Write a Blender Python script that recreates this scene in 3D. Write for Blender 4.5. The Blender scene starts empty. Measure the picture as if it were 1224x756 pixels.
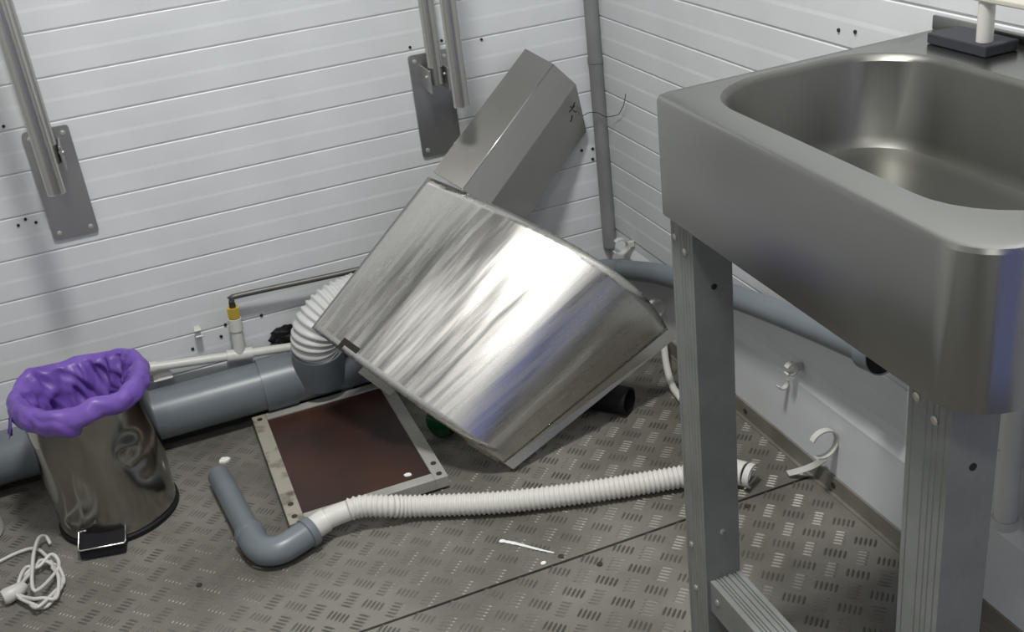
import bpy, bmesh, math, random
from mathutils import Vector, Matrix, noise
random.seed(7)
PI = math.pi
scn = bpy.context.scene
COL = scn.collection

# ------------------------------------------------------------------ camera
R_ = Vector((0.92614641, -0.36044564, -0.11104852))
U_ = Vector((0.25484656, 0.38100028, 0.88875869))
F_ = Vector((0.27803968, 0.85142100, -0.44472038))
cam_d = bpy.data.cameras.new('camera')
cam_d.sensor_width = 36.0
cam_d.lens = 1333.1 * 36.0 / 1224.0
cam_d.clip_start = 0.02
cam = bpy.data.objects.new('camera', cam_d)
COL.objects.link(cam)
cam.matrix_world = Matrix(((R_.x, U_.x, -F_.x, -1.03314), (R_.y, U_.y, -F_.y, -2.30441),
                           (R_.z, U_.z, -F_.z, 1.2505), (0, 0, 0, 1)))
scn.camera = cam

# ------------------------------------------------------------------ world, exposure, lamps
w = bpy.data.worlds.new('world'); scn.world = w; w.use_nodes = True
w.node_tree.nodes['Background'].inputs[0].default_value = (0.24, 0.27, 0.54, 1)
w.node_tree.nodes['Background'].inputs[1].default_value = 0.8
vs = scn.view_settings
vs.view_transform = 'Standard'; vs.look = 'None'; vs.gamma = 1.0; vs.use_curve_mapping = False
vs.exposure = 0.0
LAMP_POS = (-0.80, -1.18, 2.325)
LAMP_W = 40.0
LAMP_R = 0.15
FILL_W = 11.0

# ------------------------------------------------------------------ helpers
def link(name, verts, faces, mat=None, parent=None, smooth=False, auto=None):
    me = bpy.data.meshes.new(name)
    me.from_pydata([tuple(v) for v in verts], [], faces)
    bm = bmesh.new(); bm.from_mesh(me)
    bmesh.ops.recalc_face_normals(bm, faces=bm.faces)
    if auto is not None:
        for f in bm.faces: f.smooth = True
        for e in bm.edges:
            if len(e.link_faces) == 2 and e.calc_face_angle(0) > auto: e.smooth = False
    elif smooth:
        for f in bm.faces: f.smooth = True
    bm.to_mesh(me); bm.free()
    return obj(name, me, mat, parent)

def obj(name, me, mat=None, parent=None):
    o = bpy.data.objects.new(name, me)
    COL.objects.link(o)
    if mat is not None and len(me.materials) == 0: me.materials.append(mat)
    if parent is not None:
        o.parent = parent
        pm = parent.matrix_world if parent.parent is None else parent.matrix_world
        o.matrix_parent_inverse = WORLD[parent.name].inverted() if parent.name in WORLD else Matrix.Identity(4)
    return o
WORLD = {}

def empty(name, loc):
    o = bpy.data.objects.new(name, None)
    COL.objects.link(o); o.location = loc; o.empty_display_size = 0.05
    WORLD[o.name] = Matrix.Translation(Vector(loc))
    return o

def tag(o, label, cat, group=None):
    o['label'] = label; o['category'] = cat
    if group: o['group'] = group
    return o

def struct(o): o['kind'] = 'structure'; return o

class MB:
    def __init__(s): s.v = []; s.f = []
    def add(s, V, Fc):
        n = len(s.v); s.v += [Vector(v) for v in V]; s.f += [tuple(i + n for i in f) for f in Fc]; return s
    def box(s, a, b, bev=0.0):
        x0, x1 = sorted((a[0], b[0])); y0, y1 = sorted((a[1], b[1])); z0, z1 = sorted((a[2], b[2]))
        if bev <= 0:
            V = [(x0,y0,z0),(x1,y0,z0),(x1,y1,z0),(x0,y1,z0),(x0,y0,z1),(x1,y0,z1),(x1,y1,z1),(x0,y1,z1)]
            return s.add(V, [(0,3,2,1),(4,5,6,7),(0,1,5,4),(1,2,6,5),(2,3,7,6),(3,0,4,7)])
        bm = bmesh.new(); bmesh.ops.create_cube(bm, size=1)
        for v in bm.verts:
            v.co = Vector(((x0+x1)/2+v.co.x*(x1-x0), (y0+y1)/2+v.co.y*(y1-y0), (z0+z1)/2+v.co.z*(z1-z0)))
        bmesh.ops.bevel(bm, geom=list(bm.edges), offset=bev, segments=2, profile=0.5, affect='EDGES')
        bm.verts.index_update()
        s.add([v.co.copy() for v in bm.verts], [[v.index for v in f.verts] for f in bm.faces]); bm.free(); return s
    def tube(s, pts, rad, n=16, caps=True):
        pts = [Vector(p) for p in pts]; m = len(pts)
        rr = rad if isinstance(rad, (list, tuple)) else [rad]*m
        V = []; T = []
        for i in range(m):
            a = pts[max(i-1, 0)]; b = pts[min(i+1, m-1)]
            t = (b-a); T.append(t.normalized() if t.length > 1e-9 else (T[-1] if T else Vector((0,0,1))))
        up = Vector((0,0,1)) if abs(T[0].z) < 0.9 else Vector((1,0,0))
        nrm = T[0].cross(up).normalized()
        for i in range(m):
            nrm = (nrm - T[i]*nrm.dot(T[i])).normalized(); bi = T[i].cross(nrm)
            for k in range(n):
                a = 2*PI*k/n; V.append(pts[i] + (nrm*math.cos(a) + bi*math.sin(a))*rr[i])
        Fc = [(i*n+k, i*n+(k+1) % n, (i+1)*n+(k+1) % n, (i+1)*n+k) for i in range(m-1) for k in range(n)]
        if caps: Fc += [tuple(range(n))[::-1], tuple((m-1)*n+k for k in range(n))]
        return s.add(V, Fc)
    def pipe(s, pts, ro, ri, n=20):
        """open tube with wall thickness: outside then back along the inside"""
        m = len(pts); pts = [Vector(p) for p in pts]
        b = MB(); b.tube(pts, ro, n, False); b2 = MB(); b2.tube(pts, ri, n, False)
        V = b.v + b2.v; o = len(b.v); Fc = list(b.f) + [tuple(i+o for i in f[::-1]) for f in b2.f]
        for k in range(n):
            Fc.append((k, o+k, o+(k+1) % n, (k+1) % n)); e = (m-1)*n
            Fc.append((e+k, e+(k+1) % n, o+e+(k+1) % n, o+e+k))
        return s.add(V, Fc)
    def lathe(s, c, prof, n=48, closed=False):
        c = Vector(c); m = len(prof); V = []
        for (r, z) in prof:
            for k in range(n):
                a = 2*PI*k/n; V.append(c + Vector((r*math.cos(a), r*math.sin(a), z)))
        Fc = [(i*n+k, i*n+(k+1) % n, (i+1)*n+(k+1) % n, (i+1)*n+k) for i in range(m-1) for k in range(n)]
        return s.add(V, Fc)
    def build(s, name, mat, parent=None, smooth=False, auto=None):
        return link(name, s.v, s.f, mat, parent, smooth, auto)

def spline(P, n=8):
    P = [Vector(p) for p in P]; Q = [P[0]*2-P[1]] + P + [P[-1]*2-P[-2]]; out = []
    for i in range(1, len(Q)-2):
        a, b, c, d = Q[i-1:i+3]
        for k in range(n):
            t = k/n
            out.append(0.5*((2*b)+(c-a)*t+(2*a-5*b+4*c-d)*t*t+(3*b-a-3*c+d)*t**3))
    out.append(P[-1]); return out

def resample(pts, step):
    L = [0]
    for a, b in zip(pts, pts[1:]): L.append(L[-1]+(b-a).length)
    n = max(2, int(round(L[-1]/step))); out = []; j = 0
    for i in range(n+1):
        d = L[-1]*i/n
        while j < len(L)-2 and L[j+1] < d: j += 1
        t = (d-L[j])/max(1e-9, L[j+1]-L[j]); out.append(pts[j].lerp(pts[j+1], min(1, max(0, t))))
    return out

# ------------------------------------------------------------------ materials
def mat(name, col, rough=0.5, metal=0.0, var=0.0, scale=8.0, col2=None, bump=0.0, bscale=60.0, stretch=None, lo=0.35, hi=0.65, rvar=0.0, coat=0.0, spec=0.5):
    m = bpy.data.materials.new(name); m.use_nodes = True
    nt = m.node_tree; N = nt.nodes; b = N['Principled BSDF']
    b.inputs['Base Color'].default_value = (*col, 1); b.inputs['Roughness'].default_value = rough
    b.inputs['Metallic'].default_value = metal; b.inputs['Coat Weight'].default_value = coat
    b.inputs['Specular IOR Level'].default_value = spec
    tc = N.new('ShaderNodeTexCoord'); out = tc.outputs['Object']
    if stretch:
        mp = N.new('ShaderNodeMapping'); mp.inputs['Scale'].default_value = stretch
        nt.links.new(out, mp.inputs['Vector']); out2 = mp.outputs['Vector']
    else: out2 = out
    if col2 is not None:
        n = N.new('ShaderNodeTexNoise'); n.inputs['Scale'].default_value = scale; n.inputs['Detail'].default_value = 6
        nt.links.new(out, n.inputs['Vector'])
        r = N.new('ShaderNodeValToRGB'); r.color_ramp.elements[0].position = lo; r.color_ramp.elements[1].position = hi
        r.color_ramp.elements[0].color = (*col, 1); r.color_ramp.elements[1].color = (*col2, 1)
        nt.links.new(n.outputs['Fac'], r.inputs['Fac']); nt.links.new(r.outputs['Color'], b.inputs['Base Color'])
    if bump > 0 or rvar > 0:
        n2 = N.new('ShaderNodeTexNoise'); n2.inputs['Scale'].default_value = bscale; n2.inputs['Detail'].default_value = 4
        nt.links.new(out2, n2.inputs['Vector'])
        if bump > 0:
            bp = N.new('ShaderNodeBump'); bp.inputs['Strength'].default_value = bump; bp.inputs['Distance'].default_value = 0.002
            nt.links.new(n2.outputs['Fac'], bp.inputs['Height']); nt.links.new(bp.outputs['Normal'], b.inputs['Normal'])
        if rvar > 0:
            mr = N.new('ShaderNodeMapRange'); mr.inputs[3].default_value = rough-rvar; mr.inputs[4].default_value = rough+rvar
            mr.inputs[1].default_value = 0.3; mr.inputs[2].default_value = 0.7
            nt.links.new(n2.outputs['Fac'], mr.inputs[0]); nt.links.new(mr.outputs[0], b.inputs['Roughness'])
    return m

M = {}
M['wall'] = mat('white_siding', (0.60, 0.62, 0.635), 0.42, col2=(0.55, 0.57, 0.58), scale=5, bump=0.04, bscale=40)
M['wall_plain'] = mat('plain_wall', (0.55, 0.56, 0.56), 0.6)
M['ceil'] = mat('ceiling_grey', (0.34, 0.34, 0.335), 0.7)
M['floor'] = mat('worn_tread_plate', (0.118, 0.111, 0.092), 0.55, 0.25, col2=(0.215, 0.206, 0.180), scale=3.0, lo=0.38, hi=0.60, bump=0.2, bscale=90, rvar=0.10)
M['bars'] = mat('tread_bar_metal', (0.090, 0.085, 0.071), 0.46, 0.4, col2=(0.160, 0.153, 0.135), scale=3.6, lo=0.36, hi=0.62)
M['gap'] = mat('dark_gap', (0.015, 0.014, 0.012), 0.9)
M['alu'] = mat('dull_aluminium', (0.225, 0.235, 0.225), 0.5, 0.15, col2=(0.185, 0.195, 0.183), scale=14, bump=0.05, bscale=30, stretch=(12, 12, 0.6), rvar=0.08)
M['trim'] = mat('dirty_aluminium_strip', (0.26, 0.25, 0.215), 0.5, 0.35, col2=(0.17, 0.155, 0.125), scale=9)
M['corner'] = mat('grey_corner_profile', (0.21, 0.215, 0.215), 0.5, 0.0, col2=(0.16, 0.165, 0.165), scale=6)
M['steel'] = mat('brushed_steel', (0.34, 0.34, 0.32), 0.25, 1.0, col2=(0.315, 0.315, 0.296), scale=4)
def streak_steel():
    m = bpy.data.materials.new('streaked_steel_sheet'); m.use_nodes = True; nt = m.node_tree; N = nt.nodes; b = N['Principled BSDF']
    b.inputs['Metallic'].default_value = 1; b.inputs['Base Color'].default_value = (.61, .60, .57, 1)
    uv = N.new('ShaderNodeUVMap'); mp = N.new('ShaderNodeMapping'); mp.inputs['Scale'].default_value = (34, 1.6, 1); mp.inputs['Rotation'].default_value = (0, 0, .10)
    n = N.new('ShaderNodeTexNoise'); n.inputs['Scale'].default_value = 1.0; n.inputs['Detail'].default_value = 5
    r = N.new('ShaderNodeMapRange'); r.inputs[1].default_value = .35; r.inputs[2].default_value = .7; r.inputs[3].default_value = .20; r.inputs[4].default_value = .36
    nt.links.new(uv.outputs[0], mp.inputs[0]); nt.links.new(mp.outputs[0], n.inputs['Vector']); nt.links.new(n.outputs['Fac'], r.inputs[0]); nt.links.new(r.outputs[0], b.inputs['Roughness'])
    return m
M['steel_streak'] = streak_steel()
M['steel_sheet'] = mat('bright_steel_sheet', (0.66, 0.645, 0.60), 0.25, 1.0, col2=(0.60, 0.585, 0.55), scale=3, bscale=14, stretch=(0.9, 5, 3), rvar=0.05)
M['steel_cover'] = mat('satin_steel', (0.46, 0.455, 0.43), 0.27, 1.0, col2=(0.425, 0.42, 0.40), scale=3)
M['steel_bin'] = mat('polished_bin_steel', (0.34, 0.33, 0.30), 0.17, 1.0, col2=(0.27, 0.26, 0.24), scale=6, rvar=0.04, bscale=12)
M['steel_plate'] = mat('grab_rail_plate', (0.46, 0.46, 0.455), 0.42, 1.0)
M['steel_in'] = mat('shaded_basin_steel', (0.145, 0.145, 0.134), 0.42, 1.0, col2=(0.17, 0.17, 0.156), scale=9)  # same sink steel, with the shade inside the bowl put into a darker colour
M['steel_tube'] = mat('grab_rail_tube', (0.50, 0.49, 0.46), 0.26, 1.0)
M['chrome'] = mat('bright_wire', (0.7, 0.7, 0.68), 0.2, 1.0)
M['screw'] = mat('zinc_rivet', (0.55, 0.53, 0.48), 0.35, 0.7)
M['rust'] = mat('rusty_screw', (0.040, 0.033, 0.027), 0.6, 0.3)
M['pvc_grey'] = mat('grey_drain_plastic', (0.150, 0.175, 0.195), 0.36, col2=(0.12, 0.14, 0.155), scale=7, bump=0.02, bscale=30)
M['pvc_white'] = mat('white_plastic', (0.56, 0.56, 0.525), 0.38, col2=(0.49, 0.49, 0.455), scale=9)
M['hose'] = mat('white_corrugated_plastic', (0.60, 0.59, 0.55), 0.42)
M['duct'] = mat('grey_white_duct', (0.52, 0.53, 0.52), 0.42)
M['brass'] = mat('yellow_brass', (0.62, 0.44, 0.07), 0.35, 0.4)
M['metal_hose'] = mat('grey_metal_hose', (0.11, 0.11, 0.10), 0.45, 0.6)
M['black'] = mat('black_rubber', (0.010, 0.010, 0.012), 0.55, spec=0.2)
M['blackpad'] = mat('black_pad', (0.018, 0.020, 0.028), 0.6, bump=0.1)
M['purple'] = mat('purple_film', (0.115, 0.055, 0.31), 0.40, col2=(0.16, 0.085, 0.38), scale=14, bump=0.6, bscale=38)
M['brown'] = mat('brown_film_board', (0.022, 0.011, 0.008), 0.45, col2=(0.046, 0.017, 0.010), scale=7, bump=0.05, bscale=25)
M['green'] = mat('green_glass', (0.006, 0.055, 0.016), 0.12, spec=0.7)
M['beige'] = mat('beige_plastic', (0.46, 0.44, 0.39), 0.5)
M['debris'] = mat('white_flake', (0.78, 0.78, 0.75), 0.7)
M['lampglow'] = bpy.data.materials.new('lamp_diffuser'); M['lampglow'].use_nodes = True
_b = M['lampglow'].node_tree.nodes['Principled BSDF']
_b.inputs['Emission Color'].default_value = (1, 0.98, 0.95, 1); _b.inputs['Emission Strength'].default_value = 4.0

# ------------------------------------------------------------------ the room
XL, YF, ZC = -2.15, -3.05, 2.40
fl = struct(MB().box((XL-.1, YF-.1, -.12), (.1, .1, -.012)).build('floor', M['gap']))
SEAM = -0.851
def plate(y0, y1):
    return MB().box((XL, y0, -.012), (-.002, y1, 0)).build('floor_plate', M['floor'], fl)
fp_a = plate(SEAM+.003, -.002)
fp_b = plate(YF, SEAM-.003)

def bars(x0, y0, ylo, yhi, xlo, xhi, parent):
    """five-bar tread: groups of five raised lens-shaped bars, alternating diagonals"""
    P = 0.0612; V = []; Fc = []
    d1 = Vector((1, 1, 0)).normalized(); d2 = Vector((1, -1, 0)).normalized()
    def group(cx, cy, along, across):
        for k in range(-2, 3):
            cc = Vector((cx, cy, 0)) + across*(k*0.0080)
            wv = noise.noise(Vector((cc.x*3.1, cc.y*3.1, 2.0)))
            h = 0.0019*(0.85+0.5*wv)
            if cc.y > -0.42: h *= max(0.25, 1-(cc.y+0.42)*2.2)
            if h < 0.0003: h = 0.0003
            L = 0.0130; W = 0.0026
            n = len(V)
            for a, b, z in ((-1,0,0),(-.55,1,0),(.55,1,0),(1,0,0),(.55,-1,0),(-.55,-1,0),(-.5,0,1),(.5,0,1)):
                p = cc + along*(a*L) + across*(b*W); V.append((p.x, p.y, z*h - (0.0002 if z == 0 else 0)))
            for f in ((0,1,6),(1,2,7,6),(2,3,7),(3,4,7),(4,5,6,7),(5,0,6)): Fc.append(tuple(n+i for i in f))
    i0 = int((xlo-x0)/P)-2; i1 = int((xhi-x0)/P)+2; j0 = int((ylo-y0)/P)-2; j1 = int((yhi-y0)/P)+2
    for i in range(i0, i1):
        for j in range(j0, j1):
            ax, ay = x0+i*P, y0+j*P
            if xlo+.02 < ax < xhi-.02 and ylo+.016 < ay < yhi-.016: group(ax, ay, d1, d2)
            bx, by = ax+P/2, ay+P/2
            if xlo+.02 < bx < xhi-.02 and ylo+.016 < by < yhi-.016: group(bx, by, d2, d1)
    o = link('tread_bars', V, Fc, M['bars'], parent, smooth=False); o['kind'] = 'stuff'
bars(-.667, -.7355, SEAM+.003, -.004, -1.9, -.004, fp_a)
bars(-.048, -.993, -2.3, SEAM-.003, -1.9, -.004, fp_b)

JZ = 0.212                        # a panel joint on both walls
wb = struct(MB().box((XL-.1, .012, 0), (.1, .1, ZC)).build('wall_back', M['wall_plain']))
wr = struct(MB().box((.012, YF-.1, 0), (.1, .012, ZC)).build('wall_right', M['wall_plain']))
struct(MB().box((XL-.1, YF-.1, 0), (XL, .012, ZC)).build('wall_left', M['wall_plain']))
wf = MB().box((XL, YF-.1, 0), (-1.00, YF, ZC)).box((-.10, YF-.1, 0), (.012, YF, ZC)).box((-1.00, YF-.1, 2.20), (-.10, YF, ZC))  # unseen opening, shaped to give the curved shell its bluish reflection
struct(wf.build('wall_front', M['wall_plain']))
struct(MB().box((XL-.1, YF-.1, ZC), (.1, .1, ZC+.1)).build('ceiling', M['ceil']))

H = 0.085
def strip_mesh(L, axis):
    prof = [(.012, 0.0), (.0016, 0.0), (.0013, .0007), (-.0001, .0036), (-.0004, H/2-.004), (.0002, H/2+.003), (.0001, H-.0024), (.0013, H-.0005), (.012, H-.0006)]
    V = []
    for e in (0, L):
        for d, z in prof: V.append((-e, d, z) if axis == 'x' else (d, -e, z))
    n = len(prof)
    Fc = [(i, i+1, n+i+1, n+i) for i in range(n-1)] + [tuple(range(n)), tuple(range(n, 2*n))]
    me = bpy.data.meshes.new('wall_panel'); me.from_pydata(V, [], Fc)
    bm = bmesh.new(); bm.from_mesh(me); bmesh.ops.recalc_face_normals(bm, faces=bm.faces); bm.to_mesh(me); bm.free()
    me.materials.append(M['wall']); return me
mx = strip_mesh(abs(XL), 'x'); my = strip_mesh(abs(YF), 'y')
k = -2
while JZ+k*H < ZC-.01:
    o = obj('wall_panel', mx, None, wb); o.location = (0, 0, JZ+k*H)
    if JZ+(k+1)*H > ZC: o.scale.z = (ZC-JZ-k*H)/H
    if k >= 0:
        o = obj('wall_panel', my, None, wr); o.location = (0, 0, JZ+k*H)
        if JZ+(k+1)*H > ZC: o.scale.z = (ZC-JZ-k*H)/H
    k += 1
o = obj('wall_panel', mx, None, wb); o.location = (0, 0, 0); o.scale.z = (JZ-2*H)/H
# smooth plinth panel with a sloping ledge below the siding of the right wall
pr = [(.012, 0), (-.008, 0), (-.008, .170), (.001, .192), (.002, JZ), (.012, JZ)]
V = [(x, y, z) for y in (-.001, YF) for x, z in pr]
link('lower_panel', V, [(i, (i+1) % 6, 6+(i+1) % 6, 6+i) for i in range(6)] + [tuple(range(6)), tuple(range(6, 12))], M['wall'], wr)
bb = struct(MB().box((-.013, YF, 0), (-.0085, -.02, .036)).box((-.020, YF, 0), (-.0085, -.02, .0025)).build('baseboard_right', M['trim']))
for y in (-.62, -.915, -1.25):
    MB().tube([(-.0132, y, .018), (-.0145, y, .018)], .006, 10).build('screw', M['rust'], bb)
# round grey profile that covers the corner
cp = MB().tube([(-.013, -.013, .168), (-.013, -.013, ZC)], .017, 20)
tr = struct(cp.build('trim_1', M['corner'], None, auto=0.6))
MB().tube([(-.013, -.013, .62), (-.013, -.013, .632)], .0185, 20).build('joint', M['corner'], tr, auto=0.6)
# drill holes left in the walls
def hole(p, axis, parent, r=.0035):
    p = Vector(p); d = Vector((0, -.0026, 0)) if axis == 'y' else Vector((-.0026, 0, 0))
    MB().tube([p, p+d], r, 8).build('drill_hole', M['gap'], parent)
for x, z in ((-1.263, .545), (-1.279, .536), (-1.246, .534), (-1.248, .733), (-.432, .731), (-.361, .732), (-.272, .718), (-.061, .419), (-.033, .417), (-.035, .392), (-.94, .215), (-.955, .19), (-.86, .215), (-1.02, .178)):
    hole((x, 0, z), 'y', wb, .003 if z > .5 else .0035)
for y, z in ((-.888, .832), (-.928, .836)): hole((0, y, z), 'x', wr, .003)

# round ceiling lamp over the open floor, plus a weaker added fill lamp behind the camera
def ceiling_lamp(x, y, watts, label):
    t = empty('ceiling_light', (x, y, ZC)); tag(t, label, 'ceiling light')
    MB().lathe((x, y, 0), [(0, ZC), (.175, ZC), (.175, ZC-.05), (.160, ZC-.055), (.160, ZC-.04), (0, ZC-.04)]).build('housing', M['pvc_white'], t, auto=0.6)
    MB().lathe((x, y, 0), [(0, ZC-.052), (.155, ZC-.052), (.155, ZC-.042), (0, ZC-.042)]).build('diffuser', M['lampglow'], t, auto=0.6)
    ld = bpy.data.lights.new('lamp', 'AREA'); ld.shape = 'DISK'; ld.size = LAMP_R*2; ld.energy = watts; ld.color = (1, 0.985, 0.955)
    lo = bpy.data.objects.new('lamp', ld); COL.objects.link(lo); lo.location = (x, y, LAMP_POS[2])
    lo.parent = t; lo.matrix_parent_inverse = WORLD[t.name].inverted()
ceiling_lamp(LAMP_POS[0], LAMP_POS[1], LAMP_W, 'round white surface-mounted ceiling light over the open floor')
ceiling_lamp(-1.15, -2.62, FILL_W, 'added round fill light under the ceiling behind the camera')

# ------------------------------------------------------------------ sink on two profile legs
ZT = 0.873
def rrect(x0, x1, y0, y1, rs, n=8):
    """rounded outline, counter-clockwise from the (x0,y0) corner; rs = radii for (x0,y0),(x1,y0),(x1,y1),(x0,y1)"""
    out = []
    for (cx, cy, a0), r in zip(((x0, y0, PI), (x1, y0, 1.5*PI), (x1, y1, 0), (x0, y1, .5*PI)), rs):
        sx = 1 if cx == x0 else -1; sy = 1 if cy == y0 else -1
        for k in range(n+1):
            a = a0 + .5*PI*k/n
            out.append((cx+sx*r+r*math.cos(a), cy+sy*r+r*math.sin(a)))
    return out
sk = empty('hand_sink', (-.23, -1.41, .72))
tag(sk, 'deep brushed steel hand sink on metal profile legs against the wall', 'sink')
n8 = 8
SX0, SX1, SY0, SY1 = -.446, -.006, -1.698, -1.108
def skew(p, z):                      # front edge runs very slightly out of square
    x, y = p; t_ = (x-SX1)/(SX0-SX1); s_ = (y-SY1)/(SY0-SY1)
    return Vector((x - t_*(s_-.45)*.020, y - t_*(1-s_)*.012, z))
OUT = lambda ins: rrect(SX0+ins, SX1-ins*0, SY0+ins, SY1-ins, (.055-ins*.6, .004, .004, .02-ins*.6), n8)
INN = lambda ins: rrect(-.400+ins, -.108-ins, -1.655+ins, -1.134-ins, (.10-ins*.3,)*4, n8)
loops = [(OUT(.012), .722), (OUT(0), .722), (OUT(0), ZT-.006), (OUT(.002), ZT-.002), (OUT(.007), ZT), (INN(-.003), ZT), (INN(.0), ZT-.002), (INN(.004), ZT-.008),
         (INN(.018), .775), (INN(.026), .762), (INN(.042), .755), (INN(.09), .752), (INN(.13), .750)]
V = [skew(p, z) for lp, z in loops for p in lp]; n = len(loops[0][0])
Fc = [(i*n+k, i*n+(k+1) % n, (i+1)*n+(k+1) % n, (i+1)*n+k) for i in range(len(loops)-1) for k in range(n)]
Fc.append(tuple((len(loops)-1)*n+k for k in range(n)))
nb = 6*n
ba = link('basin', V[:nb], [f for f in Fc if max(f) < nb], M['steel'], sk, auto=0.5)
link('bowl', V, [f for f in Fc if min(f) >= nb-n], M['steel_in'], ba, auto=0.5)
MB().box((-.010, SY0, ZT-.004), (-.004, -1.101, ZT+.015), .0015).build('backsplash', M['steel'], sk, auto=0.6)
MB().lathe((-.255, -1.43, .7515), [(0, 0), (.022, 0), (.026, .0015), (.028, 0)], 24).build('drain', M['chrome'], sk, auto=.6)

def profile_leg(y_far, y_near, name='leg'):
    x0, x1 = -.425, -.370
    # ribbed face towards the room: outline with narrow grooves, extruded upward
    yw = y_far-y_near
    outl = [(x1, y_near), (x0, y_near)]
    for g in (.12, .28, .40, .55, .88):
        y = y_near+yw*g
        outl += [(x0, y-.0012), (x0+.0008, y-.0005), (x0+.0008, y+.0005), (x0, y+.0012)]
    outl += [(x0, y_far), (x1, y_far)]
    n = len(outl)
    V = [(x, y, z) for z in (0, .735) for x, y in outl]
    Fc = [(i, (i+1) % n, n+(i+1) % n, n+i) for i in range(n)] + [tuple(range(n)), tuple(range(n, 2*n))]
    lg = link(name, V, Fc, M['alu'], sk)
    for fy, fz in ((.80, .690), (.36, .678), (.74, .205), (.60, .130)):
        y = y_near+yw*fy
        MB().lathe((0, 0, 0), [(0, .0022), (.0032, .0018), (.0046, 0), (.0046, -.001)], 12)
        mb = MB().tube([(x0+.002, y, fz), (x0-.0012, y, fz), (x0-.0022, y, fz)], [.0046, .0046, .0026], 12)
        mb.build('rivet', M['screw'], lg, auto=.6)
    for fz in (.245, .630):
        x = -.397
        MB().tube([(x, y_near+.001, fz), (x, y_near-.0012, fz), (x, y_near-.002, fz)], [.0040, .0040, .0022], 12).build('rivet', M['screw'] if fz < .4 else M['gap'], lg, auto=.6)
    return lg
profile_leg(-1.130, -1.185)
profile_leg(-1.586, -1.643)
# grooved lower rail between the legs
outl = [(-.420, .110), (-.420, .165)]
for g in (.18, .28, .38, .55, .72, .82):
    x = -.420+.050*g; outl += [(x-.0016, .165), (x-.001, .1625), (x+.001, .1625), (x+.0016, .165)]
outl += [(-.370, .165), (-.370, .110)]
n = len(outl)
V = [(x, y, z) for y in (-1.1855, -1.5855) for x, z in outl]
rl = link('lower_rail', V, [(i, (i+1) % n, n+(i+1) % n, n+i) for i in range(n)] + [tuple(range(n)), tuple(range(n, 2*n))], M['alu'], sk)
MB().tube([(-.419, -1.205, .140), (-.4215, -1.205, .140)], .0045, 12).build('rivet', M['screw'], rl)

# tap standing on the back rim
tp = empty('tap', (-.05, -1.22, ZT))
tag(tp, 'white plastic tap pipe on a black pad at the sink rim', 'tap')
MB().box((-.072, -1.268, ZT+.0005), (-.022, -1.166, ZT+.014), .002).build('base_pad', M['blackpad'], tp)
MB().tube([(-.056, -1.248, ZT+.0142), (-.056, -1.248, .9355)], .0098, 20).build('column', M['pvc_white'], tp, auto=.6)
MB().box((-.068, -1.345, .9355), (-.044, -1.236, .943), .002).build('spout', M['beige'], tp)

# ------------------------------------------------------------------ folding grab rails on the back wall
def grab_rail(xc, label, wid):
    t = empty('grab_rail', (xc, 0, .49))
    tag(t, label, 'grab rail', 'folded-up grab rails on the back wall')
    out = rrect(xc-wid/2, xc+wid/2, .490, .714, (.007,)*4, 4); n = len(out)
    V = [(x, y, z) for y in (-.0025, -.0075) for x, z in out]
    link('wall_plate', V, [(i, (i+1) % n, n+(i+1) % n, n+i) for i in range(n)] + [tuple(range(n)), tuple(range(n, 2*n))], M['steel_plate'], t)
    for sx in (-1, 1):
        for z in (.503, .700):
            x = xc+sx*(wid/2-.013)
            MB().tube([(x, -.0075, z), (x, -.0095, z), (x, -.0102, z)], [.005, .005, .003], 12).build('screw', M['screw'], t, auto=.6)
        MB().box((xc+sx*.020-.002, -.068, .640), (xc+sx*.020+.002, -.0075, .690), .001).build('hinge_lug', M['steel_plate'], t)
    MB().tube([(xc-.024, -.045, .672), (xc+.024, -.045, .672)], .004, 12).build('hinge_pin', M['screw'], t, auto=.6)
    r = .0775; pts = [(xc, -.045, .655), (xc, -.045, .9), (xc, -.045, 1.32)]
    pts += [(xc, -.045-r+r*math.cos(a), 1.32+r*math.sin(a)) for a in [PI*k/10 for k in range(1, 10)]]
    pts += [(xc, -.2, 1.32), (xc, -.2, .9), (xc, -.2, .642)]
    MB().tube(pts, .0160, 24).build('rail_tube', M['steel_tube'], t, auto=.6)
    MB().tube([(xc, -.2, .6425), (xc, -.2, .6405)], .0166, 24).build('end_cap', M['chrome'], t, auto=.6)
grab_rail(-1.179, 'steel folding grab rail above the purple bin bag', .087)
grab_rail(-.396, 'steel folding grab rail behind the leaning steel box cover', .091)

# ------------------------------------------------------------------ drains and supply pipes
def cyl_part(name, a, b, r, m, parent, n=24):
    return MB().tube([a, b], r, n).build(name, m, parent, auto=.6)
dp = empty('drain_pipe', (-1.2, -.065, .02))
tag(dp, 'thick grey plastic drain pipe running along the foot of the back wall', 'pipe')
PA, PB = Vector((-2.1, -.065, .078)), Vector((-.845, -.065, .0775))
cyl_part('pipe_run', PA, PB, .055, M['pvc_grey'], dp, 40)
cyl_part('socket', Vector((-.90, -.065, .0775)), Vector((-.832, -.065, .0775)), .0605, M['pvc_grey'], dp, 40)
cyl_part('branch_body', Vector((-.832, -.065, .0775)), Vector((-.60, -.065, .0775)), .057, M['pvc_grey'], dp, 40)
cyl_part('branch_socket', Vector((-.770, -.085, .075)), Vector((-.768, -.110, .158)), .0575, M['pvc_grey'], dp, 40)
for x in (-1.30, -.72):
    MB().box((x-.012, -.092, 0), (x+.012, -.030, .028)).build('support', M['pvc_grey'], dp)
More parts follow.
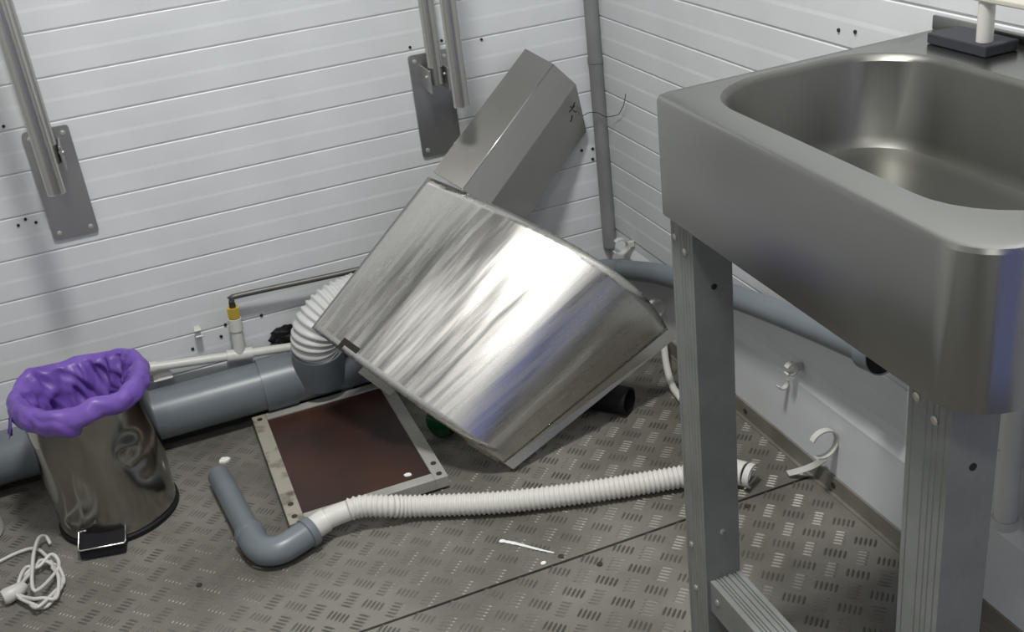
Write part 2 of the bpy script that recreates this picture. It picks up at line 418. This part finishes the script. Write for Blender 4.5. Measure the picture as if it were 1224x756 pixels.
# corrugated duct rising from the branch
pts = resample(spline([(-.767, -.108, .150), (-.771, -.120, .178), (-.757, -.124, .215), (-.715, -.118, .243), (-.65, -.105, .250)], 10), .0019)
rad = [.0500+.0030*math.sin(2*PI*i/6.0) for i in range(len(pts))]
dt = MB().tube(pts, rad, 40).build('corrugated_duct', M['duct'], None, smooth=True)
tag(dt, 'white corrugated connector rising from the thick grey drain pipe', 'duct')

wp = empty('supply_pipe', (-.93, -.045, .15))
tag(wp, 'thin white water pipe with tee above the thick grey drain', 'pipe')
A, B = Vector((-1.30, -.030, .198)), Vector((-.80, -.030, .133))
cyl_part('pipe_run', A, B, .0098, M['pvc_white'], wp)
cyl_part('tee', A.lerp(B, .69), A.lerp(B, .80), .0135, M['pvc_white'], wp)
cyl_part('joint', A.lerp(B, .365), A.lerp(B, .395), .0125, M['pvc_white'], wp)
TC = A.lerp(B, .745)
MB().tube([TC+Vector((0, 0, .004)), TC+Vector((0.003, 0, .018)), TC+Vector((.006, 0, .062))], [.0125, .0125, .0125], 24).build('riser', M['pvc_white'], wp, auto=.6)
cyl_part('collar', TC+Vector((.006, 0, .060)), TC+Vector((.008, 0, .088)), .0150, M['pvc_white'], wp)
vl = MB().tube([TC+Vector((.008, 0, .088)), TC+Vector((.0085, 0, .092)), TC+Vector((.010, 0, .114))], [.010, .0142, .0142], 6).build('valve', M['brass'], wp)
MB().tube([TC+Vector((.010, 0, .114)), TC+Vector((.0105, 0, .124))], .007, 14).build('stem', M['rust'], vl, auto=.6)
hp = spline([TC+Vector((.010, 0, .124)), TC+Vector((.014, -.001, .134)), TC+Vector((.034, -.002, .138)), (-.65, -.040, .282), (-.50, -.045, .286)], 8)
MB().tube(resample(hp, .006), .0062, 12).build('metal_hose', M['metal_hose'], wp, smooth=True)

# drain on the right wall: bends out of the corner and climbs to an open end under the sink
rp = empty('sink_drain_pipe', (-.045, -.5, .13))
tag(rp, 'grey plastic drain pipe climbing along the side wall to an open end under the sink', 'pipe')
path = spline([(-.17, -.055, .122), (-.09, -.052, .131), (-.048, -.10, .146), (-.042, -.22, .187), (-.040, -.371, .231), (-.040, -.631, .290), (-.044, -.858, .335), (-.050, -1.074, .373)], 8)
MB().pipe(path, .0230, .0200, 24).build('pipe_run', M['pvc_grey'], rp, auto=.6)
def seg(i0, i1, r, name):
    MB().tube(path[i0:i1+1], r, 24).build(name, M['pvc_grey'], rp, auto=.6)
a = path[-1]; b = path[-4]
MB().pipe([a+(a-b).normalized()*.006, a+(b-a).normalized()*.030], .0305, .0290, 28).build('socket', M['pvc_grey'], rp, auto=.6)
cyl_part('mouth_shade', a+(a-b).normalized()*.0035, a+(b-a).normalized()*.020, .0291, M['black'], rp)  # black plug in place of the shade inside the open pipe
MB().pipe(path[6:20], .0265, .0228, 28).build('corner_bend', M['pvc_grey'], rp, auto=.6)

def clip(c, axis, r, a0, a1, wdt, label, thick=.0032, stub=True):
    """open C-shaped pipe clip; axis 'y': pipe runs along y on the right wall, 'x': along x on the back wall"""
    t = empty('pipe_clip', c); tag(t, label, 'pipe clip')
    c = Vector(c); n = 16; V = []
    for k in range(n+1):
        a = math.radians(a0+(a1-a0)*k/n)
        for rr in (r, r+thick):
            for s in (-.5, .5):
                if axis == 'y': V.append(c+Vector((-math.cos(a)*rr, s*wdt, math.sin(a)*rr)))
                else: V.append(c+Vector((s*wdt, -math.cos(a)*rr, math.sin(a)*rr)))
    Fc = []
    for k in range(n):
        b0 = 4*k; b1 = b0+4
        Fc += [(b0, b0+1, b1+1, b1), (b0+2, b1+2, b1+3, b0+3), (b0, b1, b1+2, b0+2), (b0+1, b0+3, b1+3, b1+1)]
    Fc += [(0, 2, 3, 1), (4*n, 4*n+1, 4*n+3, 4*n+2)]
    link('jaw', V, Fc, M['pvc_white'], t, auto=.6)
    if stub:
        if axis == 'y': MB().box((c.x+r, c.y-wdt*.4, c.z-.006), (0.0, c.y+wdt*.4, c.z+.006)).build('foot', M['pvc_white'], t)
        else: MB().box((c.x-wdt*.4, c.y+r, c.z-.006), (c.x+wdt*.4, 0.0, c.z+.006)).build('foot', M['pvc_white'], t)
clip((-.034, -.118, .209), 'y', .017, 50, 330, .014, 'white pipe clip above the grey drain bend in the corner')
clip((-.030, -.275, .112), 'y', .020, 40, 320, .010, 'empty white pipe clip half hidden behind the leaning shell')
clip((-.022, -.795, .205), 'y', .010, 30, 330, .012, 'small white pipe clip on the ledge below the open drain end')
clip((-.020, -.765, .158), 'y', .009, 190, 350, .010, 'broken white clip jaw on the plinth below the ledge', stub=True)
clip((-.036, -.915, .115), 'y', .026, 30, 300, .012, 'large empty white pipe clip on the plinth above the floor seam')
# loose bits of white strap
def strap(pts, wv, th, label):
    P = spline(pts, 6); wv = Vector(wv); V = []
    for p in P:
        for s in (-.5, .5):
            for q in (0, th): V.append(p+wv*s+Vector((-q, 0, q*.4)))
    Fc = []
    for i in range(len(P)-1):
        b0 = 4*i; b1 = b0+4
        Fc += [(b0, b1, b1+1, b0+1), (b0+2, b0+3, b1+3, b1+2), (b0, b0+2, b1+2, b1), (b0+1, b1+1, b1+3, b0+3)]
    e = 4*(len(P)-1); Fc += [(0, 1, 3, 2), (e, e+2, e+3, e+1)]
    o = link('plastic_strap', V, Fc, M['pvc_white'], None, auto=.7); tag(o, label, 'strap'); return o
strap([(-.016, -.893, .064), (-.020, -.872, .040), (-.034, -.853, .022), (-.052, -.833, .008)], (0, .010, .006), .003, 'broken white strap hanging over the floor edge strip')
MB_s = MB().tube(spline([(-.030, -.304, .060), (-.062, -.374, .030), (-.085, -.443, .012), (-.094, -.499, .010)], 8), .008, 12).build('bent_tube', M['pvc_white'], None, smooth=True)
tag(MB_s, 'thick white curved tube on the floor behind the front sink leg', 'tube')
clip((-1.000, -.020, .222), 'x', .008, 40, 320, .014, 'small white wall clip left of the brass valve')
clip((-1.095, -.030, .150), 'x', .010, 190, 330, .040, 'white clip under the thin water pipe beside the purple bag')

# vertical white pipe behind the near leg
vp = empty('white_riser', (-.03, -1.33, .2))
tag(vp, 'white vertical pipe on the side wall under the sink', 'pipe')
cyl_part('pipe_run', Vector((-.028, -1.328, .222)), Vector((-.028, -1.328, .70)), .0150, M['pvc_white'], vp)
MB().tube([(-.028, -1.328, .205), (-.028, -1.328, .212), (-.028, -1.328, .226)], [.010, .0185, .0185], 24).build('end_collar', M['pvc_white'], vp, auto=.6)

# ------------------------------------------------------------------ leaning curved steel shell
BL, BR, TR, TL = Vector((-.790, -.265, .279)), Vector((-.497, -.549, .006)), Vector((-.085, -.466, .138)), Vector((-.474, -.150, .493))
B0 = Vector((-.25, -.86, .435)).normalized(); B1 = Vector((-.06, -.84, .54)).normalized()
def smooth_profile(HP, m=200):
    out = []
    for i in range(m+1):
        x = .955*i/m
        for (a, b) in zip(HP, HP[1:]):
            if a[0] <= x <= b[0]+1e-9:
                out.append(a[1]+(b[1]-a[1])*(x-a[0])/(b[0]-a[0])); break
    for _ in range(90):
        out = [out[0]] + [(out[i-1]+out[i]*2+out[i+1])/4 for i in range(1, m)] + [out[m]]
    return out
H_TOP = smooth_profile([(0, 0), (.08, .033), (.2, .077), (.32, .116), (.44, .146), (.55, .163), (.66, .165), (.76, .149), (.85, .109), (.91, .068), (.955, .028)])
H_LOW = smooth_profile([(0, 0), (.1, .021), (.25, .044), (.4, .059), (.55, .068), (.68, .069), (.79, .061), (.88, .043), (.955, .018)])
def hsm(s, t):
    x = min(200, max(0, s/.955*200)); i = min(199, int(x)); k = x-i
    a = H_LOW[i]+(H_LOW[i+1]-H_LOW[i])*k; b = H_TOP[i]+(H_TOP[i+1]-H_TOP[i])*k
    return a+(b-a)*t
def shell_pt(s, t):
    base = BL.lerp(BR, s).lerp(TL.lerp(TR, s), t)
    return base + (B0*(1-t)+B1*t)*hsm(s, t)
sh = empty('steel_shell', (-.497, -.549, 0))
tag(sh, 'large curved bare steel pedestal shell lying tilted in the corner', 'steel shell')
NS, NT = 64, 24
SE = .955
V = [shell_pt(SE*i/NS, j/NT) for j in range(NT+1) for i in range(NS+1)]
Fc = [(j*(NS+1)+i, j*(NS+1)+i+1, (j+1)*(NS+1)+i+1, (j+1)*(NS+1)+i) for j in range(NT) for i in range(NS)]
so = link('shell_body', V, Fc, M['steel_streak'], sh, smooth=True)
uvl = so.data.uv_layers.new(name='UVMap')
for lp_ in so.data.loops:
    vi = lp_.vertex_index; uvl.data[lp_.index].uv = ((vi % (NS+1))/NS, (vi//(NS+1))/NT)
md = so.modifiers.new('thick', 'SOLIDIFY'); md.thickness = .0016; md.offset = 0
# folded edge strip
V = []
for t_ in (0, 1):
    a = shell_pt(SE, t_); b = BL.lerp(BR, 1).lerp(TR, t_) + (B0*(1-t_)+B1*t_)*.010
    V += [a, b, b-B0*.012+Vector((0, 0, -.002)), a-B0*.004]
link('folded_edge', V, [(0, 1, 5, 4), (1, 2, 6, 5), (2, 3, 7, 6), (3, 0, 4, 7), (0, 3, 2, 1), (4, 5, 6, 7)], M['steel_sheet'], sh)
# inner lip along the lower edge and a short bracket under it
def lip(s0, s1, drop, inn, name):
    V = []
    m = 10
    for k in range(m+1):
        s = s0+(s1-s0)*k/m; p = shell_pt(s, 0); ax = (shell_pt(s, .1)-p).normalized()
        V += [p-B0*.001, p-ax*drop-B0*inn, p-ax*drop-B0*(inn+.002), p-B0*.003]
    Fc = [(4*k+q, 4*k+(q+1) % 4, 4*k+4+(q+1) % 4, 4*k+4+q) for k in range(m) for q in range(4)] + [(0, 1, 2, 3), (4*m, 4*m+3, 4*m+2, 4*m+1)]
    link(name, V, Fc, M['steel_cover'], sh)
lip(.77, .93, .006, .010, 'inner_lip')
lip(.27, .43, .016, .012, 'bracket')
# L-shaped slot near the lower edge
def slot(s0, t0, s1, t1):
    nn = (shell_pt(s0+.01, t0)-shell_pt(s0, t0)).cross(shell_pt(s0, t0+.01)-shell_pt(s0, t0)).normalized()
    if nn.dot(B0) < 0: nn = -nn
    q = [shell_pt(s0, t0), shell_pt(s1, t0), shell_pt(s1, t1), shell_pt(s0, t1)]
    return [p+nn*.0014 for p in q]+[p-nn*.002 for p in q]
mb = MB()
for a in ((.135, .030, .215, .062), (.135, 0.0, .155, .035)):
    mb.add(slot(*a), [(0, 1, 2, 3), (4, 7, 6, 5), (0, 4, 5, 1), (1, 5, 6, 2), (2, 6, 7, 3), (3, 7, 4, 0)])
mb.build('slot', M['gap'], sh)

# ------------------------------------------------------------------ folded steel cover leaning on the wall
FP = [Vector(p) for p in ((-.186, -.024, .682), (-.145, -.078, .650), (-.099, -.084, .597), (-.057, -.022, .466))]
AX = Vector((.28807, .15597, .17282))
FP = [p+AX*.016 for p in FP]
cv = empty('steel_cover', (-.345, -.176, .293))
tag(cv, 'folded satin steel box cover leaning on the wall above the curved shell', 'steel cover')
outl = FP
Nn = [p-AX for p in FP]
cen = sum((FP[i] for i in range(4)), Vector())/4
inner = []
nrm = []
for i in range(3):
    q = (FP[i+1]-FP[i]).cross(AX).normalized()
    if q.dot(Vector((-.25, -.86, .43))) < 0: q = -q
    nrm.append(q)
th = .0018
def off(i):
    if i == 0: return FP[0]-nrm[0]*th
    if i == 3: return FP[3]-nrm[2]*th
    h = (nrm[i-1]+nrm[i]).normalized(); return FP[i]-h*(th/h.dot(nrm[i]))
IN = [off(i) for i in range(4)]
names = ('top_face', 'middle_face', 'side_face')
for i in range(3):
    V = [FP[i], FP[i+1], FP[i+1]-AX, FP[i]-AX, IN[i], IN[i+1], IN[i+1]-AX, IN[i]-AX]
    o = link(names[i], V, [(0, 1, 2, 3), (4, 7, 6, 5), (0, 4, 5, 1), (1, 5, 6, 2), (2, 6, 7, 3), (3, 7, 4, 0)], M['steel_cover'], cv)
    bv = o.modifiers.new('soft', 'BEVEL'); bv.width = .0007; bv.segments = 2
MB().tube([FP[1]-nrm[0]*.0006-AX*.003, FP[1]-nrm[0]*.0006-AX*.997], .0016, 10).build('fold_highlight', M['chrome'], cv, smooth=True)  # brighter tube standing in for the highlight along the fold
# closed far end and a narrow return at the near end
e0 = AX.normalized()
link('end_plate', [p-e0*.002 for p in IN]+[p-e0*.004 for p in IN], [(0, 1, 2, 3), (7, 6, 5, 4), (0, 4, 5, 1), (1, 5, 6, 2), (2, 6, 7, 3), (3, 7, 4, 0)], M['steel_cover'], cv)
# dark scratch marks on the side face
for a, b, c_ in (((.22, .10), (.30, .06), .0012), ((.25, .05), (.28, .12), .001), ((.34, .08), (.44, .05), .0009), ((.40, .10), (.46, .13), .0009)):
    def sp(u_, v_): return FP[2].lerp(FP[3], u_)-AX*v_+nrm[2]*.0006
    MB().tube([sp(*a), sp((a[0]+b[0])/2+.03, (a[1]+b[1])/2), sp(*b)], c_, 5).build('scratch', M['gap'], cv)
th_pts = spline([(-.073, -.052, .517), (-.055, -.052, .521), (-.030, -.040, .512), (-.020, -.062, .506), (-.008, -.088, .513), (-.008, -.105, .520), (-.009, -.136, .549), (-.010, -.152, .577)], 6)
o = MB().tube(th_pts, .0008, 6).build('black_thread', M['black'], None, smooth=True)
tag(o, 'thin black thread stretched across the grey corner profile', 'thread')

# ------------------------------------------------------------------ framed brown board on the floor
fr = empty('framed_board', (-.78, -.32, 0))
tag(fr, 'brown board in a grey metal frame lying flat on the floor', 'framed board')
X0, X1, Y0, Y1, ZB, ZF = -.939, -.626, -.540, -.104, .006, .030
W = .030
MB().box((X0+.006, Y0+.006, ZB), (X1-.006, Y1-.006, ZF-.004)).build('board', M['brown'], fr)
frame_m = mat('frame_grey', (0.30, 0.295, 0.27), 0.5, 0.15, col2=(0.37, 0.365, 0.335), scale=12, bump=0.06, bscale=40)
frame_d = mat('frame_stained', (0.33, 0.31, 0.26), 0.6, 0.2, col2=(0.10, 0.07, 0.045), scale=22, lo=.52, hi=.7)
for nm, a, b, m_ in (('frame_bar', (X0, Y0, ZB), (X0+W, Y1, ZF), frame_d), ('frame_bar', (X1-W*.9, Y0, ZB), (X1, Y1, ZF), frame_m),
                     ('frame_bar', (X0+W, Y0, ZB), (X1-W*.9, Y0+W*.8, ZF), frame_m), ('frame_bar', (X0+W, Y1-W*.8, ZB), (X1-W*.9, Y1, ZF), frame_m)):
    MB().box(a, b, .0012).build(nm, m_, fr)
for x, y in ((X0+.014, Y0+.022), (X0+.015, Y0+.065), (X1-.014, Y0+.015), (X1-.013, Y0+.055), (X0+.015, Y1-.02)):
    MB().tube([(x, y, ZF-.001), (x, y, ZF+.0012)], .0058, 12).build('screw', M['rust'], fr, auto=.6)
for x in (X0+.03, X1-.03):
    for y in (Y0+.03, Y1-.03):
        MB().box((x-.012, y-.012, 0), (x+.012, y+.012, ZB)).build('foot', M['rust'], fr)

# ------------------------------------------------------------------ loose elbow and corrugated hose
el = empty('elbow_pipe', (-1.0, -.55, 0))
tag(el, 'loose grey plastic pipe with an elbow lying on the tread plate', 'pipe')
r0 = .0225
e_a, e_b = Vector((-1.037, -.290, r0+.001)), Vector((-1.009, -.545, r0+.003))
MB().pipe([e_a, e_a.lerp(e_b, .5), e_b], r0, r0-.0025, 28).build('pipe_run', M['pvc_grey'], el, auto=.6)
bend = spline([(-1.0115, -.525, .0275), (-1.006, -.566, .0275), (-.992, -.594, .028), (-.966, -.604, .0295), (-.925, -.592, .033), (-.905, -.584, .035)], 6)
MB().pipe(bend, .0262, .0228, 28).build('elbow', M['pvc_grey'], el, auto=.6)
d_ = (bend[-1]-bend[-3]).normalized()
MB().pipe([bend[-1]-d_*.014, bend[-1]-d_*.012, bend[-1], bend[-1]+d_*.002], [.0262, .0292, .0292, .0280], [.0225]*4, 28).build('socket_ring', M['pvc_grey'], el, auto=.6)
d0 = (bend[0]-bend[2]).normalized()
MB().pipe([bend[0]+d0*.004, bend[0]+d0*.002, bend[0]-d0*.010, bend[0]-d0*.012], [.0262, .0285, .0285, .0262], [.0227]*4, 28).build('socket_ring', M['pvc_grey'], el, auto=.6)

ho = empty('corrugated_hose', (-.5, -.68, 0))
tag(ho, 'white corrugated drain hose stretched across the tread plate', 'hose')
s0 = bend[-1]
hp = spline([s0+Vector((-.010, -.004, 0)), s0+Vector((.028, .011, .004)), (-.842, -.574, .045), (-.806, -.578, .048), (-.762, -.590, .040), (-.705, -.600, .0255), (-.562, -.667, .0245), (-.414, -.717, .0245), (-.238, -.763, .0245), (-.180, -.775, .0245), (-.152, -.788, .0245)], 14)
hp = resample(hp, .00232)
i1 = next(i for i, p in enumerate(hp) if p.x > s0.x+.030); i2 = next(i for i, p in enumerate(hp) if p.x > s0.x+.072)
MB().tube(hp[:i1+1], .0222, 24).build('cuff', M['hose'], ho, auto=.6)
MB().tube(hp[i1:i2+1], [.0222]+[.0195]*(i2-i1), 24).build('neck', M['hose'], ho, auto=.6)
cor = hp[i2:]
rad = [(.0182, .0200, .0222, .0200)[i % 4] for i in range(len(cor))]
MB().tube(cor, rad, 24).build('corrugated_body', M['hose'], ho, smooth=True)
a = hp[-1]; d_ = Vector((.50, -.866, .05)).normalized()
MB().pipe([a-d_*.004, a+d_*.004, a+d_*.030, a+d_*.034], [.020, .0232, .0232, .0232], [.0165, .0190, .0205, .0205], 28).build('end_cuff', M['hose'], ho, auto=.6)
cyl_part('bore_shade', a+d_*.010, a+d_*.013, .0188, M['black'], ho)  # black disc painted in for the darkness inside the hose end
# broken collar beside the hose end
V = []; cc = a+d_*.044; n = 14
si = d_.cross(Vector((0, 0, 1))).normalized()
for k in range(n+1):
    an = math.radians(-60+210*k/n)
    for rr in (.0200, .0235):
        for s in (-.006, .006): V.append(cc+d_*s+(si*math.cos(an)+Vector((0, 0, 1))*math.sin(an))*rr)
Fc = []
for k in range(n):
    b0 = 4*k; b1 = b0+4
    Fc += [(b0, b0+1, b1+1, b1), (b0+2, b1+2, b1+3, b0+3), (b0, b1, b1+2, b0+2), (b0+1, b0+3, b1+3, b1+1)]
Fc += [(0, 2, 3, 1), (4*n, 4*n+1, 4*n+3, 4*n+2)]
o = link('split_collar', V, Fc, M['hose'], None, auto=.6); tag(o, 'split white collar at the open end of the corrugated hose', 'collar')

# ------------------------------------------------------------------ pedal bin with a purple bag
BC = Vector((-1.237, -.275, 0)); ZR = .292
bn = empty('pedal_bin', BC)
tag(bn, 'dented steel pedal bin without a lid beside the thick drain pipe', 'bin')
n = 96; prof = [(.1125, .010), (.1125, .03), (.1128, .06), (.113, .09), (.1132, .12), (.1135, .15), (.114, .18), (.1143, .21), (.1146, .24), (.115, .27), (.1152, ZR)]
prof = [(prof[0][0]+(prof[-1][0]-prof[0][0])*k/32, .010+(ZR-.010)*k/32) for k in range(33)]
def dent(a, z):
    d = 0
    for a0, z0, wa, wz, dep in ((-58, .185, 16, .030, .009), (-52, .130, 14, .030, .004), (-112, .130, 9, .050, .005), (-104, .200, 7, .06, .004), (-84, .07, 20, .03, .002), (-128, .16, 12, .08, .004)):
        x = ((a-a0+180) % 360-180)/wa; y = (z-z0)/wz; q = x*x+y*y
        if q < 4: d += dep*math.exp(-q*1.6)
    return d+.0006*math.sin(a*.11+z*40)
V = []
for r, z in prof:
    for k in range(n):
        a = 2*PI*k/n; ad = math.degrees(a); rr = r-dent(ad if ad <= 180 else ad-360, z); V.append(BC+Vector((rr*math.cos(a), rr*math.sin(a), z)))
m = len(prof)
Fc = [(i*n+k, i*n+(k+1) % n, (i+1)*n+(k+1) % n, (i+1)*n+k) for i in range(m-1) for k in range(n)]
Fc.append(tuple(range(n)))
bo = link('body', V, Fc, M['steel_bin'], bn, smooth=True)
md = bo.modifiers.new('thick', 'SOLIDIFY'); md.thickness = .001; md.offset = -1
MB().lathe(BC, [(0, 0), (.1135, 0), (.1160, .002), (.1160, .010), (.1128, .0135), (.10, .0135)], 64).build('base_ring', M['black'], bn, auto=.6)
pd = MB().add([(-1.312, -.372, .012), (-1.228, -.390, .012), (-1.234, -.428, .006), (-1.316, -.410, .006),
               (-1.310, -.366, .034), (-1.226, -.384, .034), (-1.232, -.424, .024), (-1.314, -.406, .024)],
              [(0, 3, 2, 1), (4, 5, 6, 7), (0, 1, 5, 4), (1, 2, 6, 5), (2, 3, 7, 6), (3, 0, 4, 7)]).build('pedal', M['black'], bn)
MB().tube([(-1.300, -.366, .0375), (-1.311, -.366, .037), (-1.3155, -.407, .027), (-1.312, -.4105, .0255), (-1.234, -.4275, .0255), (-1.2305, -.424, .027), (-1.2245, -.384, .037), (-1.235, -.382, .0375)], .0016, 8).build('wire_frame', M['chrome'], pd, smooth=True)
for p in ((-1.298, -.368, .036), (-1.240, -.381, .036)): MB().tube([p, Vector(p)+Vector((0, .006, .006))], .004, 8).build('hinge_pin', M['chrome'], pd)

# bag: draped over the rim, wrinkled, sagging inside
prof = [(.030, .120), (.050, .122), (.066, .135), (.074, .17), (.078, .21), (.082, .245), (.087, .272), (.095, .291), (.106, .301), (.116, .303), (.1235, .299), (.1285, .290), (.1305, .281), (.1290, .273), (.1250, .267), (.1210, .264)]
fine = []
PP = spline([(r, 0, z) for r, z in prof], 4); n = 140
V = []
for i, p in enumerate(PP):
    outer = i/len(PP)
    for k in range(n):
        a = 2*PI*k/n; ca, sa = math.cos(a), math.sin(a)
        q = Vector((ca*2.2, sa*2.2, p.z*9))
        wr_ = (abs(noise.noise(q*1.5+Vector((3, 1, 0))))-.22)*2.0+(abs(noise.noise(Vector((ca*3.0+sa, sa*3.0, p.z*30+4+ca*2.5))))-.2)*1.9+noise.noise(Vector((ca*6, sa*6, p.z*60)))*.25
        amp = .0100 if outer < .5 else .0050
        r = p.x+wr_*amp*(1.0 if p.x < .098 else .75)
        if outer >= .63: r = max(r, .1180)
        elif outer < .56: r = min(r, .1110)
        z = p.z
        if outer > .5: z += noise.noise(Vector((ca*2.0, sa*2.0, 7)))*.012+noise.noise(Vector((ca*4, sa*4, 1)))*.003
        if outer > .78: z -= (.012 if math.cos(a-math.radians(-140)) > .7 else 0)*(outer-.78)/.22
        if outer > .45: z += .003+.005*math.sin(3*a+.6)*(.5+.5*math.sin(a))
        if .5 < outer < .68: z = max(z, .2950)
        V.append(BC+Vector((r*ca, r*sa, max(z, .03))))
m = len(PP)
Fc = [(i*n+k, i*n+(k+1) % n, (i+1)*n+(k+1) % n, (i+1)*n+k) for i in range(m-1) for k in range(n)]
Fc.append(tuple(range(n)))
bg = link('bin_bag', V, Fc, M['purple'], None, smooth=True)
tag(bg, 'purple plastic bin bag folded over the rim of the steel bin', 'bin bag')
V = []
cx = BC+Vector((-.122, -.018, .285))
fl_p = [(0, 0, 0), (-.006, -.004, -.008), (-.010, -.006, -.020), (-.014, -.006, -.034), (-.016, -.004, -.046)]
for i, p in enumerate(fl_p):
    wv = .020*(1-i*.12)
    for k in range(7):
        s = k/6-.5; V.append(cx+Vector(p)+Vector((.004*math.sin(k*2.1+i), s*wv*2, .003*math.cos(k*1.7+i))))
Fc = [(i*7+k, i*7+k+1, (i+1)*7+k+1, (i+1)*7+k) for i in range(4) for k in range(6)]
fo = link('loose_corner', V, Fc, M['purple'], bg, smooth=True); md = fo.modifiers.new('thick', 'SOLIDIFY'); md.thickness = .0008

# ------------------------------------------------------------------ small loose things
cb = empty('power_cable', (-1.40, -.42, 0))
tag(cb, 'white cable tangled in a loose coil on the floor before the bin', 'cable')
C0 = Vector((-1.385, -.455, .006))
pts = [(-1.52, -.36, .006), (-1.463, -.334, .006), (-1.425, -.322, .006), (-1.395, -.335, .010), (-1.372, -.385, .012), (-1.362, -.42, .010)]
for k in range(0, 30):
    a = -.3-k*2*PI/10; rx = .036+.008*math.sin(k*1.9); ry = .062+.012*math.sin(k*2.7+1)
    pts.append((C0.x+rx*math.cos(a)+.006*math.sin(k*.9), C0.y+ry*math.sin(a)+.006*math.cos(k*1.3), .006+.011*(k/30)+.005*(1+math.sin(k*2.3))))
pts += [(-1.392, -.50, .030), (-1.392, -.42, .042), (-1.386, -.335, .030), (-1.376, -.312, .016), (-1.370, -.330, .008)]
MB().tube(resample(spline(pts, 6), .005), .0034, 10).build('cord', M['pvc_white'], cb, smooth=True)
pg = MB().tube([(-1.412, -.455, .018), (-1.420, -.462, .018), (-1.444, -.470, .017), (-1.450, -.472, .017)], [.007, .013, .015, .013], 16).build('plug', M['pvc_white'], cb, auto=.7)
for s in (-.009, .009):
    MB().tube([Vector((-1.449, -.472+s, .020)), Vector((-1.468, -.462+s, .024))], .0022, 8).build('pin', M['chrome'], pg)

o = MB().lathe((-1.541, -.212, 0), [(0, 0), (.078, 0), (.082, .004), (.082, .02), (.080, .05), (.078, .09), (.075, .13), (0, .13)], 48).build('pedestal_foot', M['pvc_white'], None, auto=.6)
tag(o, 'white rounded foot standing on the floor left of the pedal bin', 'pedestal')

gb = empty('green_bottle', (-.58, -.34, 0))
tag(gb, 'dark green bottle lying under the curved steel shell', 'bottle')
ax = Vector((.80, .55, 0)).normalized(); b0 = Vector((-.592, -.358, .032))
MB().tube([b0, b0+ax*.004, b0+ax*.12, b0+ax*.15, b0+ax*.18, b0+ax*.22], [.022, .031, .031, .022, .013, .012], 24).build('body', M['green'], gb, auto=.8)
MB().tube([b0+ax*.221, b0+ax*.238], .0135, 16).build('cap', M['black'], gb, auto=.6)

o = MB().pipe([(-.205, -.480, .0305), (-.25, -.425, .0305), (-.30, -.365, .0305)], .0300, .0260, 28).build('black_tube', M['black'], None, auto=.6)
tag(o, 'short black rubber tube lying under the curved steel shell', 'tube')

# ragged black foam behind the water pipe
V = []; Fc = []
bm = bmesh.new(); bmesh.ops.create_icosphere(bm, subdivisions=3, radius=1)
for v in bm.verts:
    q = v.co.copy(); s = 1+.55*noise.noise(q*2.3+Vector((5, 0, 0)))+.3*noise.noise(q*6)
    v.co = Vector((-.818+q.x*.034*s, -.008+q.y*.008*s, .155+q.z*.022*s))
bm.verts.index_update(); V = [v.co.copy() for v in bm.verts]; Fc = [[v.index for v in f.verts] for f in bm.faces]; bm.free()
V = [Vector((v.x, min(v.y, -.003), v.z)) for v in V]
o = link('foam_scrap', V, Fc, M['black'], None); tag(o, 'ragged black foam stuffed behind the thin white water pipe', 'foam')

def flake(p, size, label, h=.0016):
    P = []; k = 7
    for z in (0, h):
        for i in range(k):
            a = 2*PI*i/k; rr = size*(.75+.4*random.random()); P.append((p[0]+rr*math.cos(a), p[1]+rr*.8*math.sin(a), p[2]+z))
    P2 = P[:k]+[(x, y, z_) for (x, y), z_ in zip([(q[0], q[1]) for q in P[:k]], [p[2]+h]*k)]
    Fc = [(i, (i+1) % k, k+(i+1) % k, k+i) for i in range(k)]+[tuple(range(k)), tuple(range(k, 2*k))]
    o = link('plastic_chip', P2, Fc, M['debris']); tag(o, label, 'chip')
flake((-1.018, -.200, 0), .014, 'white plastic chip on the floor behind the loose elbow pipe', .004)
flake((-.694, -.492, ZF-.004), .008, 'white chip lying on the brown framed board')
flake((-.553, -.838, 0), .006, 'small white chip beside the seam between the floor plates')
# scraped white sealant smear
V = []; P = spline([(-.598, -.742, .0012), (-.575, -.765, .0012), (-.550, -.795, .0012), (-.526, -.822, .0012)], 6)
for i, p in enumerate(P):
    wv = .003*(1.2-.8*i/len(P))*(1+.5*noise.noise(Vector((i*.7, 0, 0)))); V += [p+Vector((wv, wv*.7, 0)), p-Vector((wv, wv*.7, 0)), p-Vector((0, 0, .0012)), p+Vector((0, 0, .0016))]
Fc = []
for i in range(len(P)-1):
    for q in ((0, 3), (3, 1), (1, 2), (2, 0)): Fc.append((4*i+q[0], 4*i+q[1], 4*i+4+q[1], 4*i+4+q[0]))
Fc += [(0, 2, 1, 3), tuple(4*(len(P)-1)+q for q in (0, 3, 1, 2))]
o = link('sealant_smear', V, Fc, M['debris'], None); tag(o, 'white sealant smear scraped along the tread plate', 'smear')
for x, y in ((-.519, -.836), (-.53, -.425), (-1.119, -.592), (-.060, -.58), (-.62, -.62)):
    MB().tube([(x, y, -.0005), (x, y, .0018)], .0055, 10).build('screw', M['rust'], fp_a)
for x, y in ((-.469, -.888), (-.166, -.872), (-.046, -1.146), (-.30, -.98)):
    MB().tube([(x, y, -.0005), (x, y, .0018)], .0055, 10).build('screw', M['rust'], fp_b)
